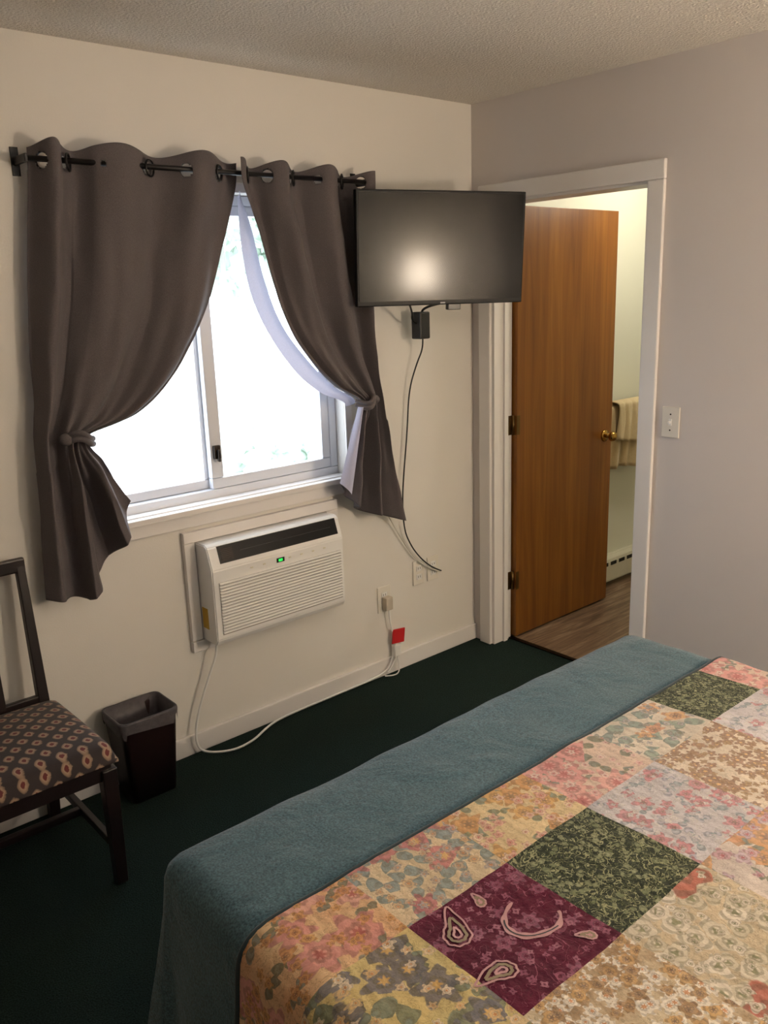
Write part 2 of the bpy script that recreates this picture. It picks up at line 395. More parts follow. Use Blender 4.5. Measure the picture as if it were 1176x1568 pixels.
box('led_digit',(-1.207,-.1285,.709),(-1.19,-.127,.718),M_green,ac)
for i in range(6): box('button',(-1.33+i*.055+(0.06 if i>1 else 0),-.1268,.711),(-1.32+i*.055+(0.06 if i>1 else 0),-.1245,.716),M_heater,ac)
M_louver_gap=simple('louver_gap',(150,146,140),.6)
box('grille_recess',(ax0+.025,-.1262,.487),(ax1-.015,-.1245,.688),M_louver_gap,ac)
for i in range(17):
    z=.492+i*.0117
    prism('louver',[(-.1255,z),(-.1335,z+.002),(-.1325,z+.007),(-.1255,z+.0085)],ax0+.025,ax1-.015,M_white,ac)
box('side_sticker',(ax0-.001,-.07,.50),(ax0+.001,-.03,.58),M_yellow,ac)
tube('power_cord',[(-1.46,-.06,.452),(-1.46,-.06,.40),(-1.50,-.045,.30),(-1.56,-.04,.16),(-1.575,-.04,.06),(-1.55,-.05,.012),(-1.46,-.11,.008),(-1.36,-.10,.008),(-1.27,-.05,.008),(-1.18,-.026,.012),(-.9,-.022,.01),(-.68,-.022,.012),(-.60,-.03,.03),(-.565,-.03,.09),(-.555,-.035,.14)],.0045,M_white,ac)

# ------------------------------------------------------------ outlets, switch, cords
def outlet(name,x0,x1,z0,z1):
    r=empty(name); box('plate',(x0,-.007,z0),(x1,0,z1),M_ivory,r,.003)
    xc=(x0+x1)/2; zc=(z0+z1)/2
    for dz in (-.02,.02):
        box('socket',(xc-.016,-.009,zc+dz-.013),(xc+.016,-.006,zc+dz+.013),M_white,r,.003)
        for dx in (-.006,.006): box('slot',(xc+dx-.001,-.0095,zc+dz-.004),(xc+dx+.001,-.0088,zc+dz+.006),M_black,r)
    return r
o1=outlet('wall_outlet',-.625,-.55,.30,.42)
box('plug_adapter',(-.605,-.04,.315),(-.565,-.009,.375),simple('tan_plastic',(196,186,170),.5),o1,.005)
o2=outlet('wall_outlet.001',-.41,-.34,.375,.49)
o3=outlet('wall_outlet.002',-.32,-.25,.375,.49)
box('coax_socket',(-.30,-.02,.425),(-.27,-.006,.445),M_ivory,o3,.004)
pc=empty('power_cord_tag')
tube('cord',[(-.583,-.03,.32),(-.58,-.03,.25),(-.56,-.03,.20),(-.55,-.032,.12),(-.55,-.03,.06),(-.6,-.03,.02)],.004,M_white,pc)
MR=Matrix.Translation((-.535,-.033,.178))@Matrix.Rotation(.12,4,'Y')
box('red_label',(-.036,-.003,-.033),(.036,.003,.033),M_red,pc,.001,1,MR)
box('cord_block',(-.565,-.042,.085),(-.525,-.016,.14),M_white,pc,.005)
tube('cord_tail',[(-.545,-.03,.09),(-.54,-.04,.05),(-.56,-.06,.012),(-.60,-.05,.008),(-.62,-.03,.008)],.003,M_white,pc)
sw=empty('light_switch')
box('plate',(-.007,-1.052,1.112),(0,-.98,1.228),M_ivory,sw,.003)
box('toggle_base',(-.009,-1.022,1.158),(-.006,-1.010,1.182),M_white,sw)
box('toggle',(-.02,-1.020,1.166),(-.006,-1.012,1.175),M_white,sw,.002)
for z in (1.14,1.2): cyl('screw',(-.0085,-1.016,z),(-.006,-1.016,z),.003,.003,M_metal,sw,10)
cc=empty('coax_cable')
tube('cable',[(-.60,-.05,.78),(-.57,-.03,.745),(-.50,-.02,.64),(-.42,-.02,.52),(-.36,-.02,.47),(-.30,-.03,.43),(-.26,-.03,.415)],.003,M_ivory,cc)

# ------------------------------------------------------------ television
tv=empty('television')
yaw,tilt,roll=1.211,.060,-.008
C=Vector((-.477,-.296,1.833))
n_=Vector((-math.cos(yaw)*math.cos(tilt),-math.sin(yaw)*math.cos(tilt),-math.sin(tilt)))
rt=Vector((math.sin(yaw),-math.cos(yaw),0)); up=rt.cross(n_)*1
if up.z<0: up=-up
r2=math.cos(roll)*rt+math.sin(roll)*up; u2=-math.sin(roll)*rt+math.cos(roll)*up
MT=Matrix((( r2.x,u2.x,n_.x,C.x),(r2.y,u2.y,n_.y,C.y),(r2.z,u2.z,n_.z,C.z),(0,0,0,1)))
hw,hh=.3515,.2095
M_bezel=simple('tv_bezel',(14,13,15),.4,0,30,.05,spec=.2)
m,nt,b=newmat('tv_screen'); g=G(nt); tc=g.n('ShaderNodeTexCoord'); nz=g.noise(tc.outputs['Object'],400,2)
g.l(g.mix(nz.outputs[0],lin((8,7,8)),lin((12,10,12))),b.inputs['Base Color']); b.inputs['Roughness'].default_value=.27; b.inputs['Specular IOR Level'].default_value=.06
b.inputs['Coat Weight'].default_value=.32; b.inputs['Coat Roughness'].default_value=.13; b.inputs['Coat IOR'].default_value=1.5; M_screen=m
box('bezel',(-hw,-hh,-.028),(hw,hh,0),M_bezel,tv,.004,2,MT)
box('screen',(-hw+.01,-hh+.018,-.002),(hw-.01,hh-.01,.0012),M_screen,tv,0,2,MT)
box('bottom_badge',(-.008,-hh+.005,.0),(.012,-hh+.010,.0014),simple('badge',(150,150,155),.4),tv,0,2,MT)
box('back_housing',(-.22,-hh+.0,-.052),(.24,hh-.12,-.026),M_dark,tv,.01,2,MT)
box('mount_plate',(-.1,-.1,-.06),(.1,.1,-.05),M_metal,tv,.002,2,MT)
pb=MT@Vector((0,0,-.058))
cyl('mount_arm',pb,(-.36,-.05,1.80),.016,.016,M_metal,tv)
box('mount_wall_plate',(-.40,-.05,1.68),(-.32,0,1.92),M_metal,tv,.004)
box('lower_bracket',(.03,-hh-.022,-.035),(.085,-hh+.004,-.01),M_dark,tv,.003,2,MT)
box('power_brick',(-.435,-.115,1.485),(-.378,-.06,1.595),M_black,tv,.006)
tube('brick_cord',[MT@Vector((-.13,-hh+.01,-.03)),(-.50,-.14,1.60),(-.47,-.10,1.56),(-.435,-.09,1.55)],.004,M_black,tv)
tube('brick_cord_top',[(-.40,-.09,1.595),(-.40,-.10,1.62),MT@Vector((.06,-hh+.01,-.03))],.005,M_black,tv)
tube('tv_power_cable',[(-.40,-.09,1.50),(-.375,-.07,1.45),(-.40,-.05,1.38),(-.43,-.03,1.27),(-.445,-.03,1.10),(-.47,-.03,.93),(-.485,-.03,.80),(-.48,-.03,.66),(-.44,-.03,.58),(-.40,-.025,.53),(-.35,-.02,.48),(-.30,-.03,.44),(-.26,-.035,.42)],.0032,M_black,tv)

# ------------------------------------------------------------ bed
bed=empty('bed')
BX,BY,BA,BB=-1.472,-2.30,.828,1.025
nC,nS=8,60
def loop(off,R0=.05):
    if off<-.3:
        k=max(.002,(off+.8)/.5); A_,B_=(BA-.3)*k,(BB-.3)*k; R=min(.03,A_*.5)
    else:
        A_,B_=BA+off,BB+off; R=max(.03,R0+off)
    pts=[]
    cs=[(1,1,0),(-1,1,90),(-1,-1,180),(1,-1,270)]
    for k,(sx,sy,a0) in enumerate(cs):
        for i in range(nC+1):
            a=math.radians(a0+90*i/nC); pts.append((sx*(A_-R)+R*math.cos(a),sy*(B_-R)+R*math.sin(a),math.cos(a),math.sin(a)))
        nx,ny,na=cs[(k+1)%4]
        a=math.radians(a0+90); p=pts[-1]; q=(nx*(A_-R)+R*math.cos(a),ny*(B_-R)+R*math.sin(a))
        for i in range(1,nS): t=i/nS; pts.append((p[0]+(q[0]-p[0])*t,p[1]+(q[1]-p[1])*t,math.cos(a),math.sin(a)))
    return pts
def bedh(x,y):
    return .008*noise.noise(Vector((x*3,y*3,1)))+.005*noise.noise(Vector((x*9,y*9,4)))
def drape(name,dz,prof,mats,ripple=1.,grow=0.):
    uvs=[];cum=0;prev=None;vs=[];fs=[]
    for k,(off,z) in enumerate(prof):
        if prev is not None and off>-.06: cum+=math.hypot(off-prev[0],z-prev[1])
        prev=(off,z); L=loop(off+(grow if off>-.1 else 0))
        for idx,(x,y,nx,ny) in enumerate(L):
            t=max(0,(.5-z)/.5); cor=4*(nx*ny)**2
            s=x*ny-y*nx
            rp=ripple*t*(.012*math.sin(s*17+1)+.008*math.sin(s*31)+.03*noise.noise(Vector((x*3,y*3,z*1.5)))+.07*cor)
            X,Y_=BX+x+nx*rp,BY+y+ny*rp
            Z=z+dz+(bedh(X,Y_) if z>.56 else 0)
            vs.append((X,Y_,max(Z,.012)))
            ex=max(0,cum) if off>-.06 else 0
            bx=max(-BA+.06,min(BA-.06,x)) if ex>0 else x; by=max(-BB+.06,min(BB-.06,y)) if ex>0 else y
            uvs.append((BX+bx+nx*ex,BY+by+ny*ex))
    n=len(loop(0))
    for k in range(len(prof)-1):
        for i in range(n): fs.append((k*n+i,k*n+(i+1)%n,(k+1)*n+(i+1)%n,(k+1)*n+i))
    me=bpy.data.meshes.new(name); me.from_pydata(vs,[],fs)
    uv=me.uv_layers.new(name='UVMap')
    for lp in me.loops: uv.data[lp.index].uv=uvs[lp.vertex_index]
    me.update()
    return obj(name,me,mats,bed,True)
ins=[-.80,-.77,-.72,-.66,-.6,-.54,-.48,-.42,-.36,-.3,-.25,-.2,-.17,-.14,-.11,-.08]
base=[(d_,.612) for d_ in ins]+[(-.06,.611),(-.04,.607),(-.022,.598),(-.008,.583),(0,.562),(.004,.53),(.008,.48),(.014,.42),(.022,.35),(.032,.28),(.042,.2),(.050,.12),(.056,.06),(.060,.015)]
drape('blue_blanket',0,base,[M_blanket],1.)
def floral(name,basec,layers,lines=None,seed=0,warp=.010,base2=None,grain=.2):
    m,nt,b=newmat(name); g=G(nt); uv=g.n('ShaderNodeUVMap'); uv.uv_map='UVMap'
    vec0=g.mapping(uv.outputs[0],(1,1,1),(seed*3.17,seed*1.71,0))
    wn=g.noise(vec0,46,4,.62)
    sub=g.n('ShaderNodeVectorMath',operation='SUBTRACT'); g.l(wn.outputs['Color'],sub.inputs[0]); sub.inputs[1].default_value=(.5,.5,.5)
    sc=g.n('ShaderNodeVectorMath',operation='SCALE'); g.l(sub.outputs[0],sc.inputs[0]); sc.inputs['Scale'].default_value=warp
    ad=g.n('ShaderNodeVectorMath',operation='ADD'); g.l(vec0,ad.inputs[0]); g.l(sc.outputs[0],ad.inputs[1]); vec=ad.outputs[0]
    bn=g.noise(vec0,9,5,.6)
    b2=base2 or tuple(int(x*.88) for x in basec)
    c=g.mix(g.ramp(bn.outputs[0],[(.4,(0,0,0,1)),(.62,(1,1,1,1))]),lin(basec),lin(b2))
    ln=g.noise(vec,46,3,.6,1.); dd=g.math('ABSOLUTE',g.math('SUBTRACT',ln.outputs[0],.5))
    c=g.mix(g.math('MULTIPLY',g.step(dd,.008,.020),.55),c,lin(tuple(int(x*.62) for x in basec)))
    if lines:
        for (scale,width,col) in lines:
            ln=g.noise(vec,scale,1,.5,1.5); dd=g.math('ABSOLUTE',g.math('SUBTRACT',ln.outputs[0],.5))
            c=g.mix(g.step(dd,width*.8,width*1.1),c,lin(col))
    vein=g.noise(vec0,150,3,.7)
    for li,(scale,pet,rad,dens,ca,cb,cen) in enumerate(layers):
        vo=g.n('ShaderNodeTexVoronoi'); vo.voronoi_dimensions='2D'; vo.inputs['Scale'].default_value=scale; vo.inputs['Randomness'].default_value=.9
        mp=g.mapping(vec,(1,1,1),(li*5.3,li*2.9,0)); g.l(mp,vo.inputs['Vector'])
        df=g.n('ShaderNodeVectorMath',operation='SUBTRACT'); g.l(mp,df.inputs[0]); g.l(vo.outputs['Position'],df.inputs[1])
        sp=g.n('ShaderNodeSeparateXYZ'); g.l(df.outputs[0],sp.inputs[0]); rc=g.n('ShaderNodeSeparateColor'); g.l(vo.outputs['Color'],rc.inputs[0])
        r=g.math('SQRT',g.math('ADD',g.math('MULTIPLY',sp.outputs[0],sp.outputs[0]),g.math('MULTIPLY',sp.outputs[1],sp.outputs[1])))
        an=g.math('ARCTAN2',sp.outputs[1],sp.outputs[0])
        co=g.math('COSINE',g.math('ADD',g.math('MULTIPLY',an,float(pet)),g.math('MULTIPLY',rc.outputs[0],20.)))
        amp=.22 if pet>2 else .5
        th=g.math('MULTIPLY',g.math('MULTIPLY_ADD',co,amp*rad/scale,(1-amp)*rad/scale),g.math('MULTIPLY_ADD',rc.outputs[2],.6,.7))
        rel=g.math('DIVIDE',r,g.math('MAXIMUM',th,.0001))
        mk=g.math('MULTIPLY',g.step(rel,.93,1.03),g.math('LESS_THAN',rc.outputs[1],dens))
        fc=g.mix(g.math('ADD',g.math('MULTIPLY',rc.outputs[0],.6),g.math('MULTIPLY',vein.outputs[0],.5)),lin(ca),lin(cb))
        rings=g.math('SINE',g.math('ADD',g.math('MULTIPLY',rel,12.),g.math('MULTIPLY',co,2.2)))
        fc=g.mix(g.math('MULTIPLY',g.step(rings,-.5,.1),.55),fc,lin(tuple(int(x*.6) for x in ca)))
        fc=g.mix(g.math('MULTIPLY',g.step(rel,.18,.28),.95),fc,lin(cen))
        c=g.mix(g.math('MULTIPLY',mk,.9),c,fc)
    fg=g.noise(uv.outputs[0],260,2,.6)
    c=g.mix(grain,c,g.mix(fg.outputs[0],lin(tuple(int(x*.6) for x in basec)),lin(tuple(min(255,int(x*1.15)) for x in basec))))
    g.l(c,b.inputs['Base Color']); b.inputs['Roughness'].default_value=.9; b.inputs['Sheen Weight'].default_value=.1; b.inputs['Specular IOR Level'].default_value=.15
    wv=g.n('ShaderNodeTexWave'); wv.inputs['Scale'].default_value=14; wv.inputs['Distortion'].default_value=2.5; wv.inputs['Detail'].default_value=2; g.l(g.mapping(uv.outputs[0],(1,1,1),(0,0,0),(0,0,.1)),wv.inputs['Vector'])
    hn=g.noise(uv.outputs[0],45,4,.6)
    h=g.math('ADD',g.math('MULTIPLY',wv.outputs[0],.15),hn.outputs[0]); g.bump(h,.6,.007,b)
    return m
PINK=(204,122,128);ROSE=(162,60,78);CREAM=(224,210,188);YEL=(212,168,104);ORG=(192,124,78);TEAL=(98,128,130);NAVY=(56,62,88);GRN=(96,108,76);BRN=(120,84,64);LAV=(186,178,196);WHT=(234,228,218);MAG=(146,52,90)
Q=[
 floral('quilt_pink_orange',(218,172,134),[(19,2,.65,.65,GRN,TEAL,GRN),(13,6,.66,.75,PINK,(226,178,166),ROSE),(36,5,.5,.45,ORG,YEL,BRN)],seed=1,base2=(220,192,150)),
 floral('quilt_magenta_blue',(220,200,168),[(18,2,.75,.75,TEAL,(120,148,164),TEAL),(13,7,.6,.5,MAG,PINK,YEL),(36,5,.5,.55,(130,148,174),YEL,ORG)],seed=2),
 floral('quilt_yellow_flowers',(224,202,160),[(18,2,.65,.65,GRN,TEAL,GRN),(14,6,.62,.65,ORG,YEL,BRN),(36,5,.5,.5,PINK,CREAM,ROSE)],seed=3),
 floral('quilt_pink_roses',(220,198,182),[(17,2,.65,.6,GRN,TEAL,GRN),(11,9,.74,.75,PINK,(224,170,164),(172,78,88)),(36,5,.45,.4,WHT,PINK,ROSE)],seed=4),
 floral('quilt_cream_leaves',(219,209,194),[(17,2,.85,.75,TEAL,(140,160,144),TEAL),(15,6,.5,.45,PINK,YEL,BRN),(38,4,.45,.45,GRN,LAV,GRN)],seed=5),
 floral('quilt_green_paisley',(46,54,43),[(38,2,.55,.55,(166,170,138),(106,116,84),(60,66,46))],lines=[(48,.026,(160,162,126)),(78,.02,(104,110,80))],seed=6,warp=.016,grain=.1),
 floral('quilt_purple_paisley',(90,23,49),[(22,6,.4,.4,(160,114,134),(126,58,86),(90,26,50)),(50,4,.34,.4,(178,130,146),(140,74,102),(90,28,52))],lines=[(26,.007,(142,86,106))],seed=7,base2=(78,20,43),warp=.008,grain=.1),
 floral('quilt_yellow_navy',(212,190,132),[(16,2,.75,.75,TEAL,GRN,TEAL),(15,6,.6,.55,NAVY,(92,102,134),YEL),(36,5,.45,.45,WHT,YEL,ORG)],seed=18,base2=(196,182,132)),
 floral('quilt_lavender_sprigs',(206,202,206),[(28,2,.65,.65,(120,144,146),LAV,TEAL),(24,5,.55,.5,(184,126,130),PINK,BRN),(60,4,.5,.45,WHT,(146,148,158),LAV)],seed=9),
 floral('quilt_small_brown',(220,207,190),[(34,5,.6,.7,BRN,(154,112,92),YEL),(48,4,.5,.55,(176,146,98),(118,76,64),BRN)],seed=10),
 floral('quilt_white_daisies',(204,188,160),[(36,6,.64,.85,WHT,(236,230,220),ORG),(32,5,.55,.6,BRN,YEL,(84,50,40))],seed=11,base2=(144,112,80)),
 floral('quilt_tan_poppies',(204,188,160),[(22,3,.7,.85,(166,160,132),WHT,GRN),(8,4,.42,.14,(152,44,46),(180,80,72),(60,44,34)),(44,3,.5,.6,(144,134,110),WHT,GRN)],seed=12),
 floral('quilt_orange_lavender',(214,203,195),[(19,2,.75,.7,GRN,TEAL,GRN),(13,6,.66,.7,YEL,ORG,BRN),(28,5,.5,.5,(184,118,128),LAV,ROSE)],seed=13),
]
M_binding=fabric('quilt_binding',(40,55,61),.9)
cellmap={(-1,0):0,(0,0):1,(1,0):2,(2,0):3,(3,0):4,(4,0):5,(5,0):3,(-1,1):7,(0,1):6,(1,1):5,(2,1):8,(3,1):9,(4,1):8,(5,1):12,
 (-1,2):2,(0,2):10,(1,2):11,(2,2):12,(3,2):8,(4,2):10,(-2,0):0,(-2,1):3,(-3,0):2,(-3,1):10,(-2,2):7,(0,3):9,(1,3):4,(2,3):10,(3,3):11,(-1,3):12}
qo=drape('patchwork_quilt',.012,[(o_,z) for o_,z in base if z>.14],Q,1.,.010)
bm=bmesh.new(); bm.from_mesh(qo.data)
YQ=-1.612
bmesh.ops.bisect_plane(bm,geom=bm.verts[:]+bm.edges[:]+bm.faces[:],plane_co=(0,YQ,0),plane_no=(0,1,0),clear_outer=True)
for i in range(-1,7): bmesh.ops.bisect_plane(bm,geom=bm.verts[:]+bm.edges[:]+bm.faces[:],plane_co=(-2.08+.255*i,0,0),plane_no=(1,0,0))
for j in range(0,7): bmesh.ops.bisect_plane(bm,geom=bm.verts[:]+bm.edges[:]+bm.faces[:],plane_co=(0,-1.79-.255*j,0),plane_no=(0,1,0))
ul=bm.loops.layers.uv.active
edge=[]
for f in bm.faces:
    u=sum(l[ul].uv.x for l in f.loops)/len(f.loops); v=sum(l[ul].uv.y for l in f.loops)/len(f.loops)
    i=math.floor((u+2.08)/.255); j=0 if v>-1.79 else 1+math.floor((-1.79-v)/.255)
    f.material_index=cellmap.get((i,j),(i*5+j*7+3)%13)
    f.smooth=True
for v in bm.verts:
    if abs(v.co.y-YQ)<1e-4: edge.append(v.co.copy())
bm.to_mesh(qo.data); bm.free()
left=sorted([p for p in edge if p.z<.60 and p.x<BX],key=lambda p:p.z)
topp=sorted([p for p in edge if p.z>=.60],key=lambda p:p.x)
right=sorted([p for p in edge if p.z<.60 and p.x>BX],key=lambda p:-p.z)
path=left+topp+right
clean=[path[0]]
for p in path[1:]:
    if (p-clean[-1]).length>.015: clean.append(p)
tube('quilt_binding',[(p.x,p.y+.003,p.z-.004) for p in clean],.006,M_binding,bed)
M_paisley=fabric('paisley_cream',(190,146,150),.9); M_paisley2=fabric('paisley_taupe',(138,124,102),.9)
def ribbon(name,pts,wd,mat,lift=0):
    vs=[];fs=[]
    for k,(x,y) in enumerate(pts):
        a=pts[max(k-1,0)];b_=pts[min(k+1,len(pts)-1)]
        d_=Vector((b_[0]-a[0],b_[1]-a[1])); d_.normalize(); nn=Vector((-d_.y,d_.x)); w_=wd[k] if isinstance(wd,list) else wd
        for s in (-1,0,1):
            X,Y_=x+nn.x*w_*s,y+nn.y*w_*s; vs.append((X,Y_,.612+.012+bedh(X,Y_)+.0020+lift))
        if k: 
            for s in (0,1): q=(k-1)*3+s; fs.append((q,q+1,q+4,q+3))
    mesh(name,vs,fs,mat,bed,True)
pts=[];wd=[]
for k in range(41):
    t=k/40; a=math.radians(100+215*t); rr_=1-.3*max(0,t-.8)/.2
    pts.append((-1.89+.066*rr_*math.cos(a),-1.915+.046*rr_*math.sin(a))); wd.append(.0018+.0058*math.sin(t*math.pi)+.0012*math.sin(t*40))
ribbon('crescent_applique',pts,wd,M_paisley)
ribbon('crescent_dark_vein',pts[8:-8],.0012,M_binding,.0006)
def paisley(cx_,cy_,s_,rot):
    def tr_(p): return (cx_+p[0]*math.cos(rot)-p[1]*math.sin(rot),cy_+p[0]*math.sin(rot)+p[1]*math.cos(rot))
    out=[]
    for k in range(37):
        t=k/36; a=t*2*math.pi; r_=s_*.6*(1+.05*math.cos(9*a)); x=r_*math.cos(a); y=r_*math.sin(a)*.8
        tail=max(0,math.cos(a))**3; out.append((x+s_*.7*tail,y+s_*.6*tail))
    ribbon('paisley_outline',[tr_(p) for p in out],.0019,M_paisley)
    ribbon('paisley_core',[tr_((p[0]*.62-.0,p[1]*.62)) for p in out],.0028,M_paisley2)
    ribbon('paisley_heart',[tr_((p[0]*.28,p[1]*.28)) for p in out],.0022,M_paisley)
paisley(-2.03,-1.86,.050,.6); paisley(-2.035,-1.965,.040,2.6); paisley(-1.94,-1.83,.018,1.); paisley(-1.865,-2.01,.018,2.)
box('mattress',(-2.2,-3.32,.30),(-.72,-1.36,.56),M_white,bed,.04,3)
box('box_spring',(-2.2,-3.32,.08),(-.72,-1.38,.29),M_white,bed,.02)
for x in (-2.15,-.77):
    for y in (-3.25,-1.43): cyl('bed_leg',(x,y,0),(x,y,.09),.03,.03,M_espresso,bed)
box('headboard',(-2.27,-3.42,.1),(-.65,-3.375,1.15),M_espresso,bed,.012,3)
for x in (-1.85,-1.07):
    s=sphere('pillow',(x,-3.12,.70),(.34,.2,.085),M_towel,bed)

# ------------------------------------------------------------ chair
ch=empty('dining_chair')
def seatmat():
    m,nt,b=newmat('ikat_upholstery'); g=G(nt); tc=g.n('ShaderNodeTexCoord')
    sp=g.n('ShaderNodeSeparateXYZ'); g.l(tc.outputs['Object'],sp.inputs[0])
    nz=g.noise(tc.outputs['Object'],120,3)
    u=g.math('MULTIPLY_ADD',nz.outputs[0],.12,g.math('MULTIPLY',sp.outputs[0],17.)); v=g.math('MULTIPLY',g.math('SUBTRACT',sp.outputs[1],sp.outputs[2]),32.)
    def lat(du,dv):
        fu=g.math('ABSOLUTE',g.math('SUBTRACT',g.math('FRACT',g.math('ADD',u,du)),.5))
        fv=g.math('ABSOLUTE',g.math('SUBTRACT',g.math('FRACT',g.math('MULTIPLY',g.math('ADD',v,dv),.5)),.5))
        pw=lambda q: g.math('POWER',q,1.5)
        return g.math('POWER',g.math('ADD',pw(fu),pw(fv)),.667)
    dd=g.math('MINIMUM',lat(0.,0.),lat(.5,1.))
    dd=g.math('ADD',dd,g.math('MULTIPLY_ADD',nz.outputs[0],.10,-.05))
    c=g.ramp(dd,[(0,lin((96,34,34))),(.10,lin((92,34,34))),(.13,lin((156,130,108))),(.23,lin((128,106,88))),(.28,lin((44,35,36)))])
    g.l(c,b.inputs['Base Color']); b.inputs['Roughness'].default_value=.85; b.inputs['Sheen Weight'].default_value=.1
    n2=g.noise(tc.outputs['Object'],600,2); g.bump(n2.outputs[0],.3,.001,b); return m
M_seat=seatmat()
sx0,sx1,sy0,sy1=-2.53,-2.065,-.54,-.10
vs=[];fs=[];N=36
for j in range(N+1):
    for i in range(N+1):
        a,b_=i/N*2-1,j/N*2-1
        rx=(1-abs(a)**12)**.3 if abs(a)<1 else 0; ry=(1-abs(b_)**12)**.3 if abs(b_)<1 else 0
        z=.412+.050*rx*ry+.014*(1-a*a)*(1-b_*b_)
        k=1-.04*(b_+1)/2
        vs.append(((sx0+sx1)/2+a*(sx1-sx0)/2*k,(sy0+sy1)/2+b_*(sy1-sy0)/2,z))
for j in range(N):
    for i in range(N): a=j*(N+1)+i; fs.append((a,a+1,a+N+2,a+N+1))
n0=len(vs); ringi=[i for i in range(N+1)]+[j*(N+1)+N for j in range(1,N+1)]+[N*(N+1)+i for i in range(N-1,-1,-1)]+[j*(N+1) for j in range(N-1,0,-1)]
for r_ in ringi: x,y,z=vs[r_]; vs.append((x,y,.402))
for k in range(len(ringi)): fs.append((ringi[k],n0+k,n0+(k+1)%len(ringi),ringi[(k+1)%len(ringi)]))
mesh('seat_cushion',vs,fs,M_seat,ch,True)
box('seat_frame',(sx0+.02,sy0+.02,.345),(sx1-.015,sy1-.0,.405),M_espresso,ch,.004)
def leg(n,p0,p1,w0,w1):
    vs=[];
    for p,w_ in ((p0,w0),(p1,w1)):
        for a,b_ in ((-1,-1),(1,-1),(1,1),(-1,1)): vs.append((p[0]+a*w_/2,p[1]+b_*w_/2,p[2]))
    o=mesh(n,vs,[(0,3,2,1),(4,5,6,7),(0,1,5,4),(1,2,6,5),(2,3,7,6),(3,0,4,7)],M_espresso,ch)
    md=o.modifiers.new('b','BEVEL'); md.width=.003; md.segments=2
for x in (-2.09,-2.50):
    leg('front_leg',(x,-.51,0),(x,-.51,.38),.034,.044)
for x in (-2.115,-2.485):
    leg('rear_leg',(x,-.04,0),(x,-.10,.42),.034,.040)
    leg('back_post',(x,-.10,.42),(x,-.055,.915),.034,.026)
    box('side_stretcher',(x+.002,-.50,.13),(x+.022,-.06,.155),M_espresso,ch,.003)
box('cross_stretcher',(-2.49,-.30,.128),(-2.10,-.28,.153),M_espresso,ch,.003)
box('top_rail',(-2.50,-.070,.875),(-2.10,-.047,.92),M_espresso,ch,.006)
box('low_rail',(-2.48,-.11,.45),(-2.12,-.09,.475),M_espresso,ch,.004)
for i in range(3):
    x=-2.36+i*.06; leg('slat',(x,-.10,.46),(x,-.06,.88),.022,.022)

# ------------------------------------------------------------ waste bin
wb=empty('waste_bin')
def rr(cx,cy,hx,hy,z,r,n=6):
    o=[]
    for sx,sy,a0 in ((1,1,0),(-1,1,90),(-1,-1,180),(1,-1,270)):
        for i in range(n+1):
            a=math.radians(a0+90*i/n); o.append((cx+sx*(hx-r)+r*math.cos(a),cy+sy*(hy-r)+r*math.sin(a),z))
    return o
def lofted(name,rings,mat,parent,cap=True,smooth=True):
    vs=[];fs=[];n=len(rings[0])
    for r_ in rings: vs+=r_
    for k in range(len(rings)-1):
        for i in range(n): fs.append((k*n+i,k*n+(i+1)%n,(k+1)*n+(i+1)%n,(k+1)*n+i))
    if cap: fs.append(tuple(range(n-1,-1,-1)))
    return mesh(name,vs,fs,mat,parent,smooth)
bx,by=-1.805,-.108
lofted('bin_body',[rr(bx,by,.082,.065,.0,.02),rr(bx,by,.103,.083,.30,.025),rr(bx,by,.107,.087,.302,.027),rr(bx,by,.107,.087,.312,.027),rr(bx,by,.100,.080,.312,.024),rr(bx,by,.098,.078,.29,.02),rr(bx,by,.078,.06,.012,.018),rr(bx,by,.002,.002,.011,.001)],M_bin,wb)
rings=[]
for (hx,hy,z,am) in ((.1062,.0862,.272,.014),(.107,.0868,.290,.006),(.1085,.0885,.308,.0),(.107,.087,.3145,0.),(.10,.08,.3145,.0),(.094,.074,.25,.006),(.08,.06,.10,.008),(.06,.045,.02,.004)):
    r_=rr(bx,by,hx,hy,z,.026); rings.append([(p[0]+.002*math.sin(i*2.3+z*40)*(am>0),p[1]+.002*math.cos(i*3.1+z*30)*(am>0),p[2]+am*math.sin(i*1.7)+am*.6*math.sin(i*.6)) for i,p in enumerate(r_)])
lofted('liner_bag',rings,M_liner,wb,False)

# ------------------------------------------------------------ bathroom contents
tb=empty('towel_rack')
tube('bar',[(.93,-.075,1.02),(1.4,-.075,1.02),(1.85,-.075,1.02)],.008,M_white,tb)
for x in (.93,1.85): cyl('post',(x,0,1.02),(x,-.08,1.02),.012,.012,M_white,tb)
tw=empty('hanging_towel')
def towel(n,x0,x1,y,z0f,z0b,th,ztop,ph,mat):
    vs=[];fs=[];NX=60; prof=[]
    for k in range(16): prof.append((-th,z0f+(ztop-z0f)*k/15))
    for k in range(1,6): a=math.pi*k/6; prof.append((-th*math.cos(a),ztop+.018*math.sin(a)))
    for k in range(16): prof.append((th*.4,ztop+(z0b-ztop)*k/15))
    for j,(dy,z) in enumerate(prof):
        dn=min(1,max(.15,(ztop+.03-z)/(ztop-z0f)*1.4))
        for i in range(NX+1):
            t=i/NX; rp=(.013*math.sin(t*34+ph)+.006*math.sin(t*61+ph*2+z*6))*dn if dy<0 else 0
            vs.append((x0+(x1-x0)*t+.006*math.sin(z*25+ph),y+dy+rp,z+.012*math.sin(t*7+ph)*(z<ztop-.02)))
    for j in range(len(prof)-1):
        for i in range(NX): a=j*(NX+1)+i; fs.append((a,a+1,a+NX+2,a+NX+1))
    o=mesh(n,vs,fs,mat,tw,True); md=o.modifiers.new('s','SOLIDIFY'); md.thickness=.006
M_towel2=fabric('tan_towel',(206,184,142),.95,0,500,.3)
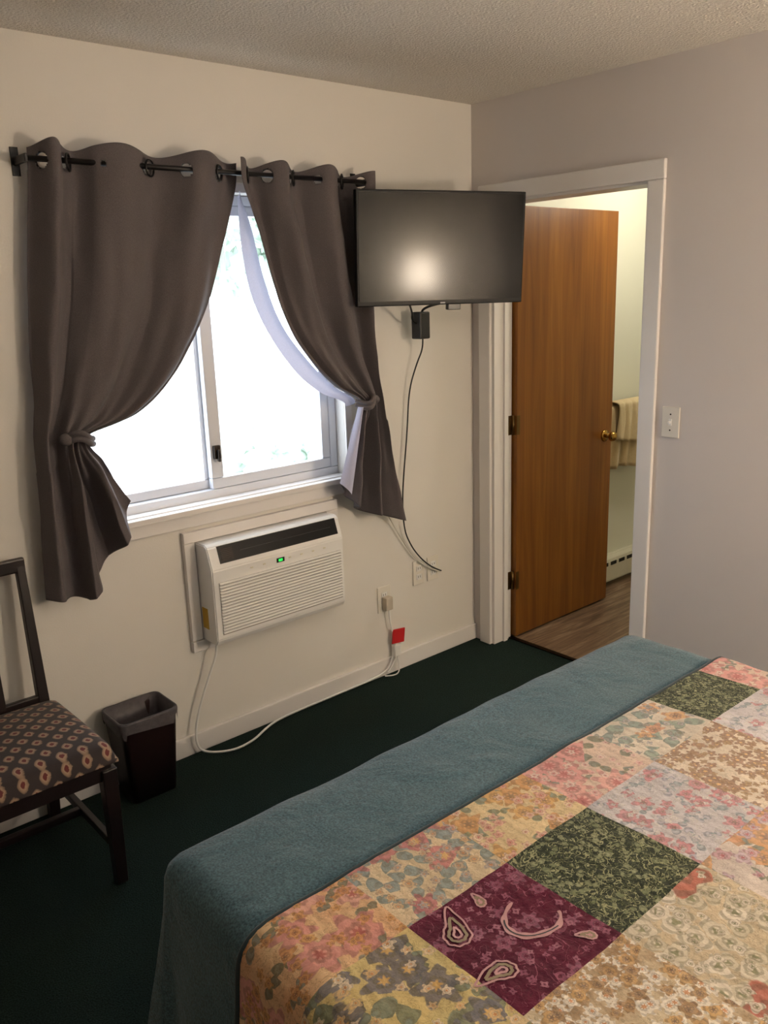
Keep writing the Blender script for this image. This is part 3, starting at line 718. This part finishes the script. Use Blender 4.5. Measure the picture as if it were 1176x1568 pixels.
towel('bath_towel',.96,1.42,-.075,.70,.72,.022,1.03,0.,M_towel2); towel('hand_towel',1.0,1.34,-.08,.86,.9,.045,1.055,2.,M_towel)
hb=empty('baseboard_heater')
box('heater_back',(.95,-.02,.02),(2.3,0,.18),M_heater,hb,.002)
prism('heater_cover',[(-.02,.178),(-.055,.17),(-.062,.15),(-.062,.045),(-.055,.04),(-.02,.04)],.95,2.3,M_heater,hb,.001)
for i in range(16): box('heater_slot',(.98+i*.08,-.0635,.135),(1.035+i*.08,-.060,.155),M_black,hb)

# ------------------------------------------------------------ outside
M_tree=simple('foliage',(188,202,188),.9,0,6,.35); M_trunk=simple('bark',(170,165,158),.9); M_ground=simple('outside_ground',(226,229,226),.9,0,1,.05)
panelwall('outside_ground',[((-30,.3,-.6),(40,60,-.5))],M_ground)
def crown(te,x,y,s,zc,dz,nq):
    bm=bmesh.new()
    for q in range(nq):
        r_=bmesh.ops.create_icosphere(bm,subdivisions=4,radius=s*random.uniform(.08,.2))
        off=Vector((x+random.uniform(-1,1)*s*.7,y+random.uniform(-1,1)*s*.5,zc+random.uniform(-1,1)*dz))
        for v in r_['verts']: v.co=v.co*(1+.6*noise.noise(v.co*5+off)+.7*noise.noise(v.co*14+off))+off
    me=bpy.data.meshes.new('crown'); bm.to_mesh(me); bm.free(); obj('crown',me,M_tree,te,True)
for k,(x,y,s) in enumerate(((4.4,9.5,2.6),(.2,12,2.2),(9.0,12,2.8),(-3.5,12,2.5))):
    te=empty('tree' if k==0 else 'tree.%03d'%k)
    cyl('trunk',(x,y,-.5),(x,y,2.6),.05,.04,M_trunk,te); crown(te,x,y,s,3.1,1.3,34)
bu=empty('garden_shrub'); crown(bu,3.6,6.2,1.4,-.2,.2,16)

# ------------------------------------------------------------ lights
wd_=bpy.data.worlds.new('sky'); S.world=wd_; wd_.use_nodes=True; g=G(wd_.node_tree)
bg=wd_.node_tree.nodes['Background']; bg.inputs[0].default_value=(.80,.89,1.0,1); bg.inputs[1].default_value=7.5
def point(n,loc,power,col,rad,parent=None):
    l=bpy.data.lights.new(n,'POINT'); l.energy=power; l.color=col; l.shadow_soft_size=rad
    o=bpy.data.objects.new(n,l); S.collection.objects.link(o); o.location=loc
    if parent: o.parent=parent
    return o
pl=bpy.data.lights.new('window_portal','AREA'); pl.shape='RECTANGLE'; pl.size=1.15; pl.size_y=1.06
try: pl.cycles.is_portal=True
except Exception: pass
po=bpy.data.objects.new('window_portal',pl); S.collection.objects.link(po); po.location=(-1.32,.16,1.49); po.rotation_euler=(math.radians(-90),0,0)
ns=empty('nightstand')
box('top',(-.52,-3.43,.62),(-.04,-3.02,.65),M_espresso,ns,.004)
box('carcass',(-.50,-3.42,.12),(-.06,-3.04,.62),M_espresso,ns,.003)
box('drawer_front',(-.48,-3.04,.40),(-.08,-3.025,.60),M_espresso,ns,.003)
cyl('drawer_knob',(-.28,-3.025,.5),(-.28,-3.0,.5),.012,.014,M_brass,ns)
for x in (-.48,-.08):
    for y in (-3.40,-3.06): box('foot',(x-.02,y-.02,0),(x+.02,y+.02,.12),M_espresso,ns)
tl=empty('wall_sconce'); LX,LY=-.44,-3.24
def circ(r,z,n=32): return [(LX+r*math.cos(a/n*6.2832),LY+r*math.sin(a/n*6.2832),z) for a in range(n)]
box('back_plate',(LX-.05,Y0,1.20),(LX+.05,Y0+.02,1.38),M_brass,tl,.004)
tube('arm',[(LX,Y0+.02,1.28),(LX,Y0+.12,1.24),(LX,LY,1.26),(LX,LY,1.36)],.009,M_brass,tl)
m,nt,b=newmat('lamp_shade'); g=G(nt); tc=g.n('ShaderNodeTexCoord'); nz=g.noise(tc.outputs['Object'],200,2)
g.l(g.mix(nz.outputs[0],lin((240,225,195)),lin((250,238,214))),b.inputs['Base Color']); b.inputs['Emission Color'].default_value=(1,.83,.64,1); b.inputs['Emission Strength'].default_value=114
lofted('shade',[circ(.115,1.37),circ(.08,1.57)],m,tl,False)
cf=empty('added_fill_lamp')  # added fill lamp, out of view, lifts the general room light
cyl('fill_lamp_base',(-1.4,-2.75,2.405),(-1.4,-2.75,2.44),.15,.15,M_brass,cf,40)
M_diff=simple('fill_lamp_glass',(248,244,235),.4,emit=(255,235,210),estr=2)
cyl('fill_lamp_diffuser',(-1.4,-2.75,2.39),(-1.4,-2.75,2.405),.12,.145,M_diff,cf,40)
point('bulb',(-1.4,-2.75,2.25),11,(1,.92,.82),.12,cf)  # fill light of the added lamp
bl=empty('bathroom_ceiling_lamp'); sphere('globe',(1.1,-.65,2.40),(.14,.14,.06),simple('frosted_glass',(250,245,230),.4,emit=(255,240,215),estr=6),bl)
point('bulb',(1.1,-.65,2.28),21,(1,.93,.78),.1,bl)

# ------------------------------------------------------------ camera
A,p,r=0.86196,0.25339,-0.03419
F=Vector((math.cos(A)*math.cos(p),math.sin(A)*math.cos(p),-math.sin(p)))
R0=Vector((math.sin(A),-math.cos(A),0)); U0=R0.cross(F)
R=math.cos(r)*R0+math.sin(r)*U0; U=-math.sin(r)*R0+math.cos(r)*U0
cam=bpy.data.cameras.new('camera'); co=bpy.data.objects.new('camera',cam); S.collection.objects.link(co)
co.matrix_world=Matrix(((R.x,U.x,-F.x,-2.8962),(R.y,U.y,-F.y,-2.71629),(R.z,U.z,-F.z,1.68124),(0,0,0,1)))
cam.sensor_fit='VERTICAL'; cam.sensor_height=24; cam.sensor_width=18; cam.lens=24*1303.458/1568; cam.clip_start=.02
S.camera=co
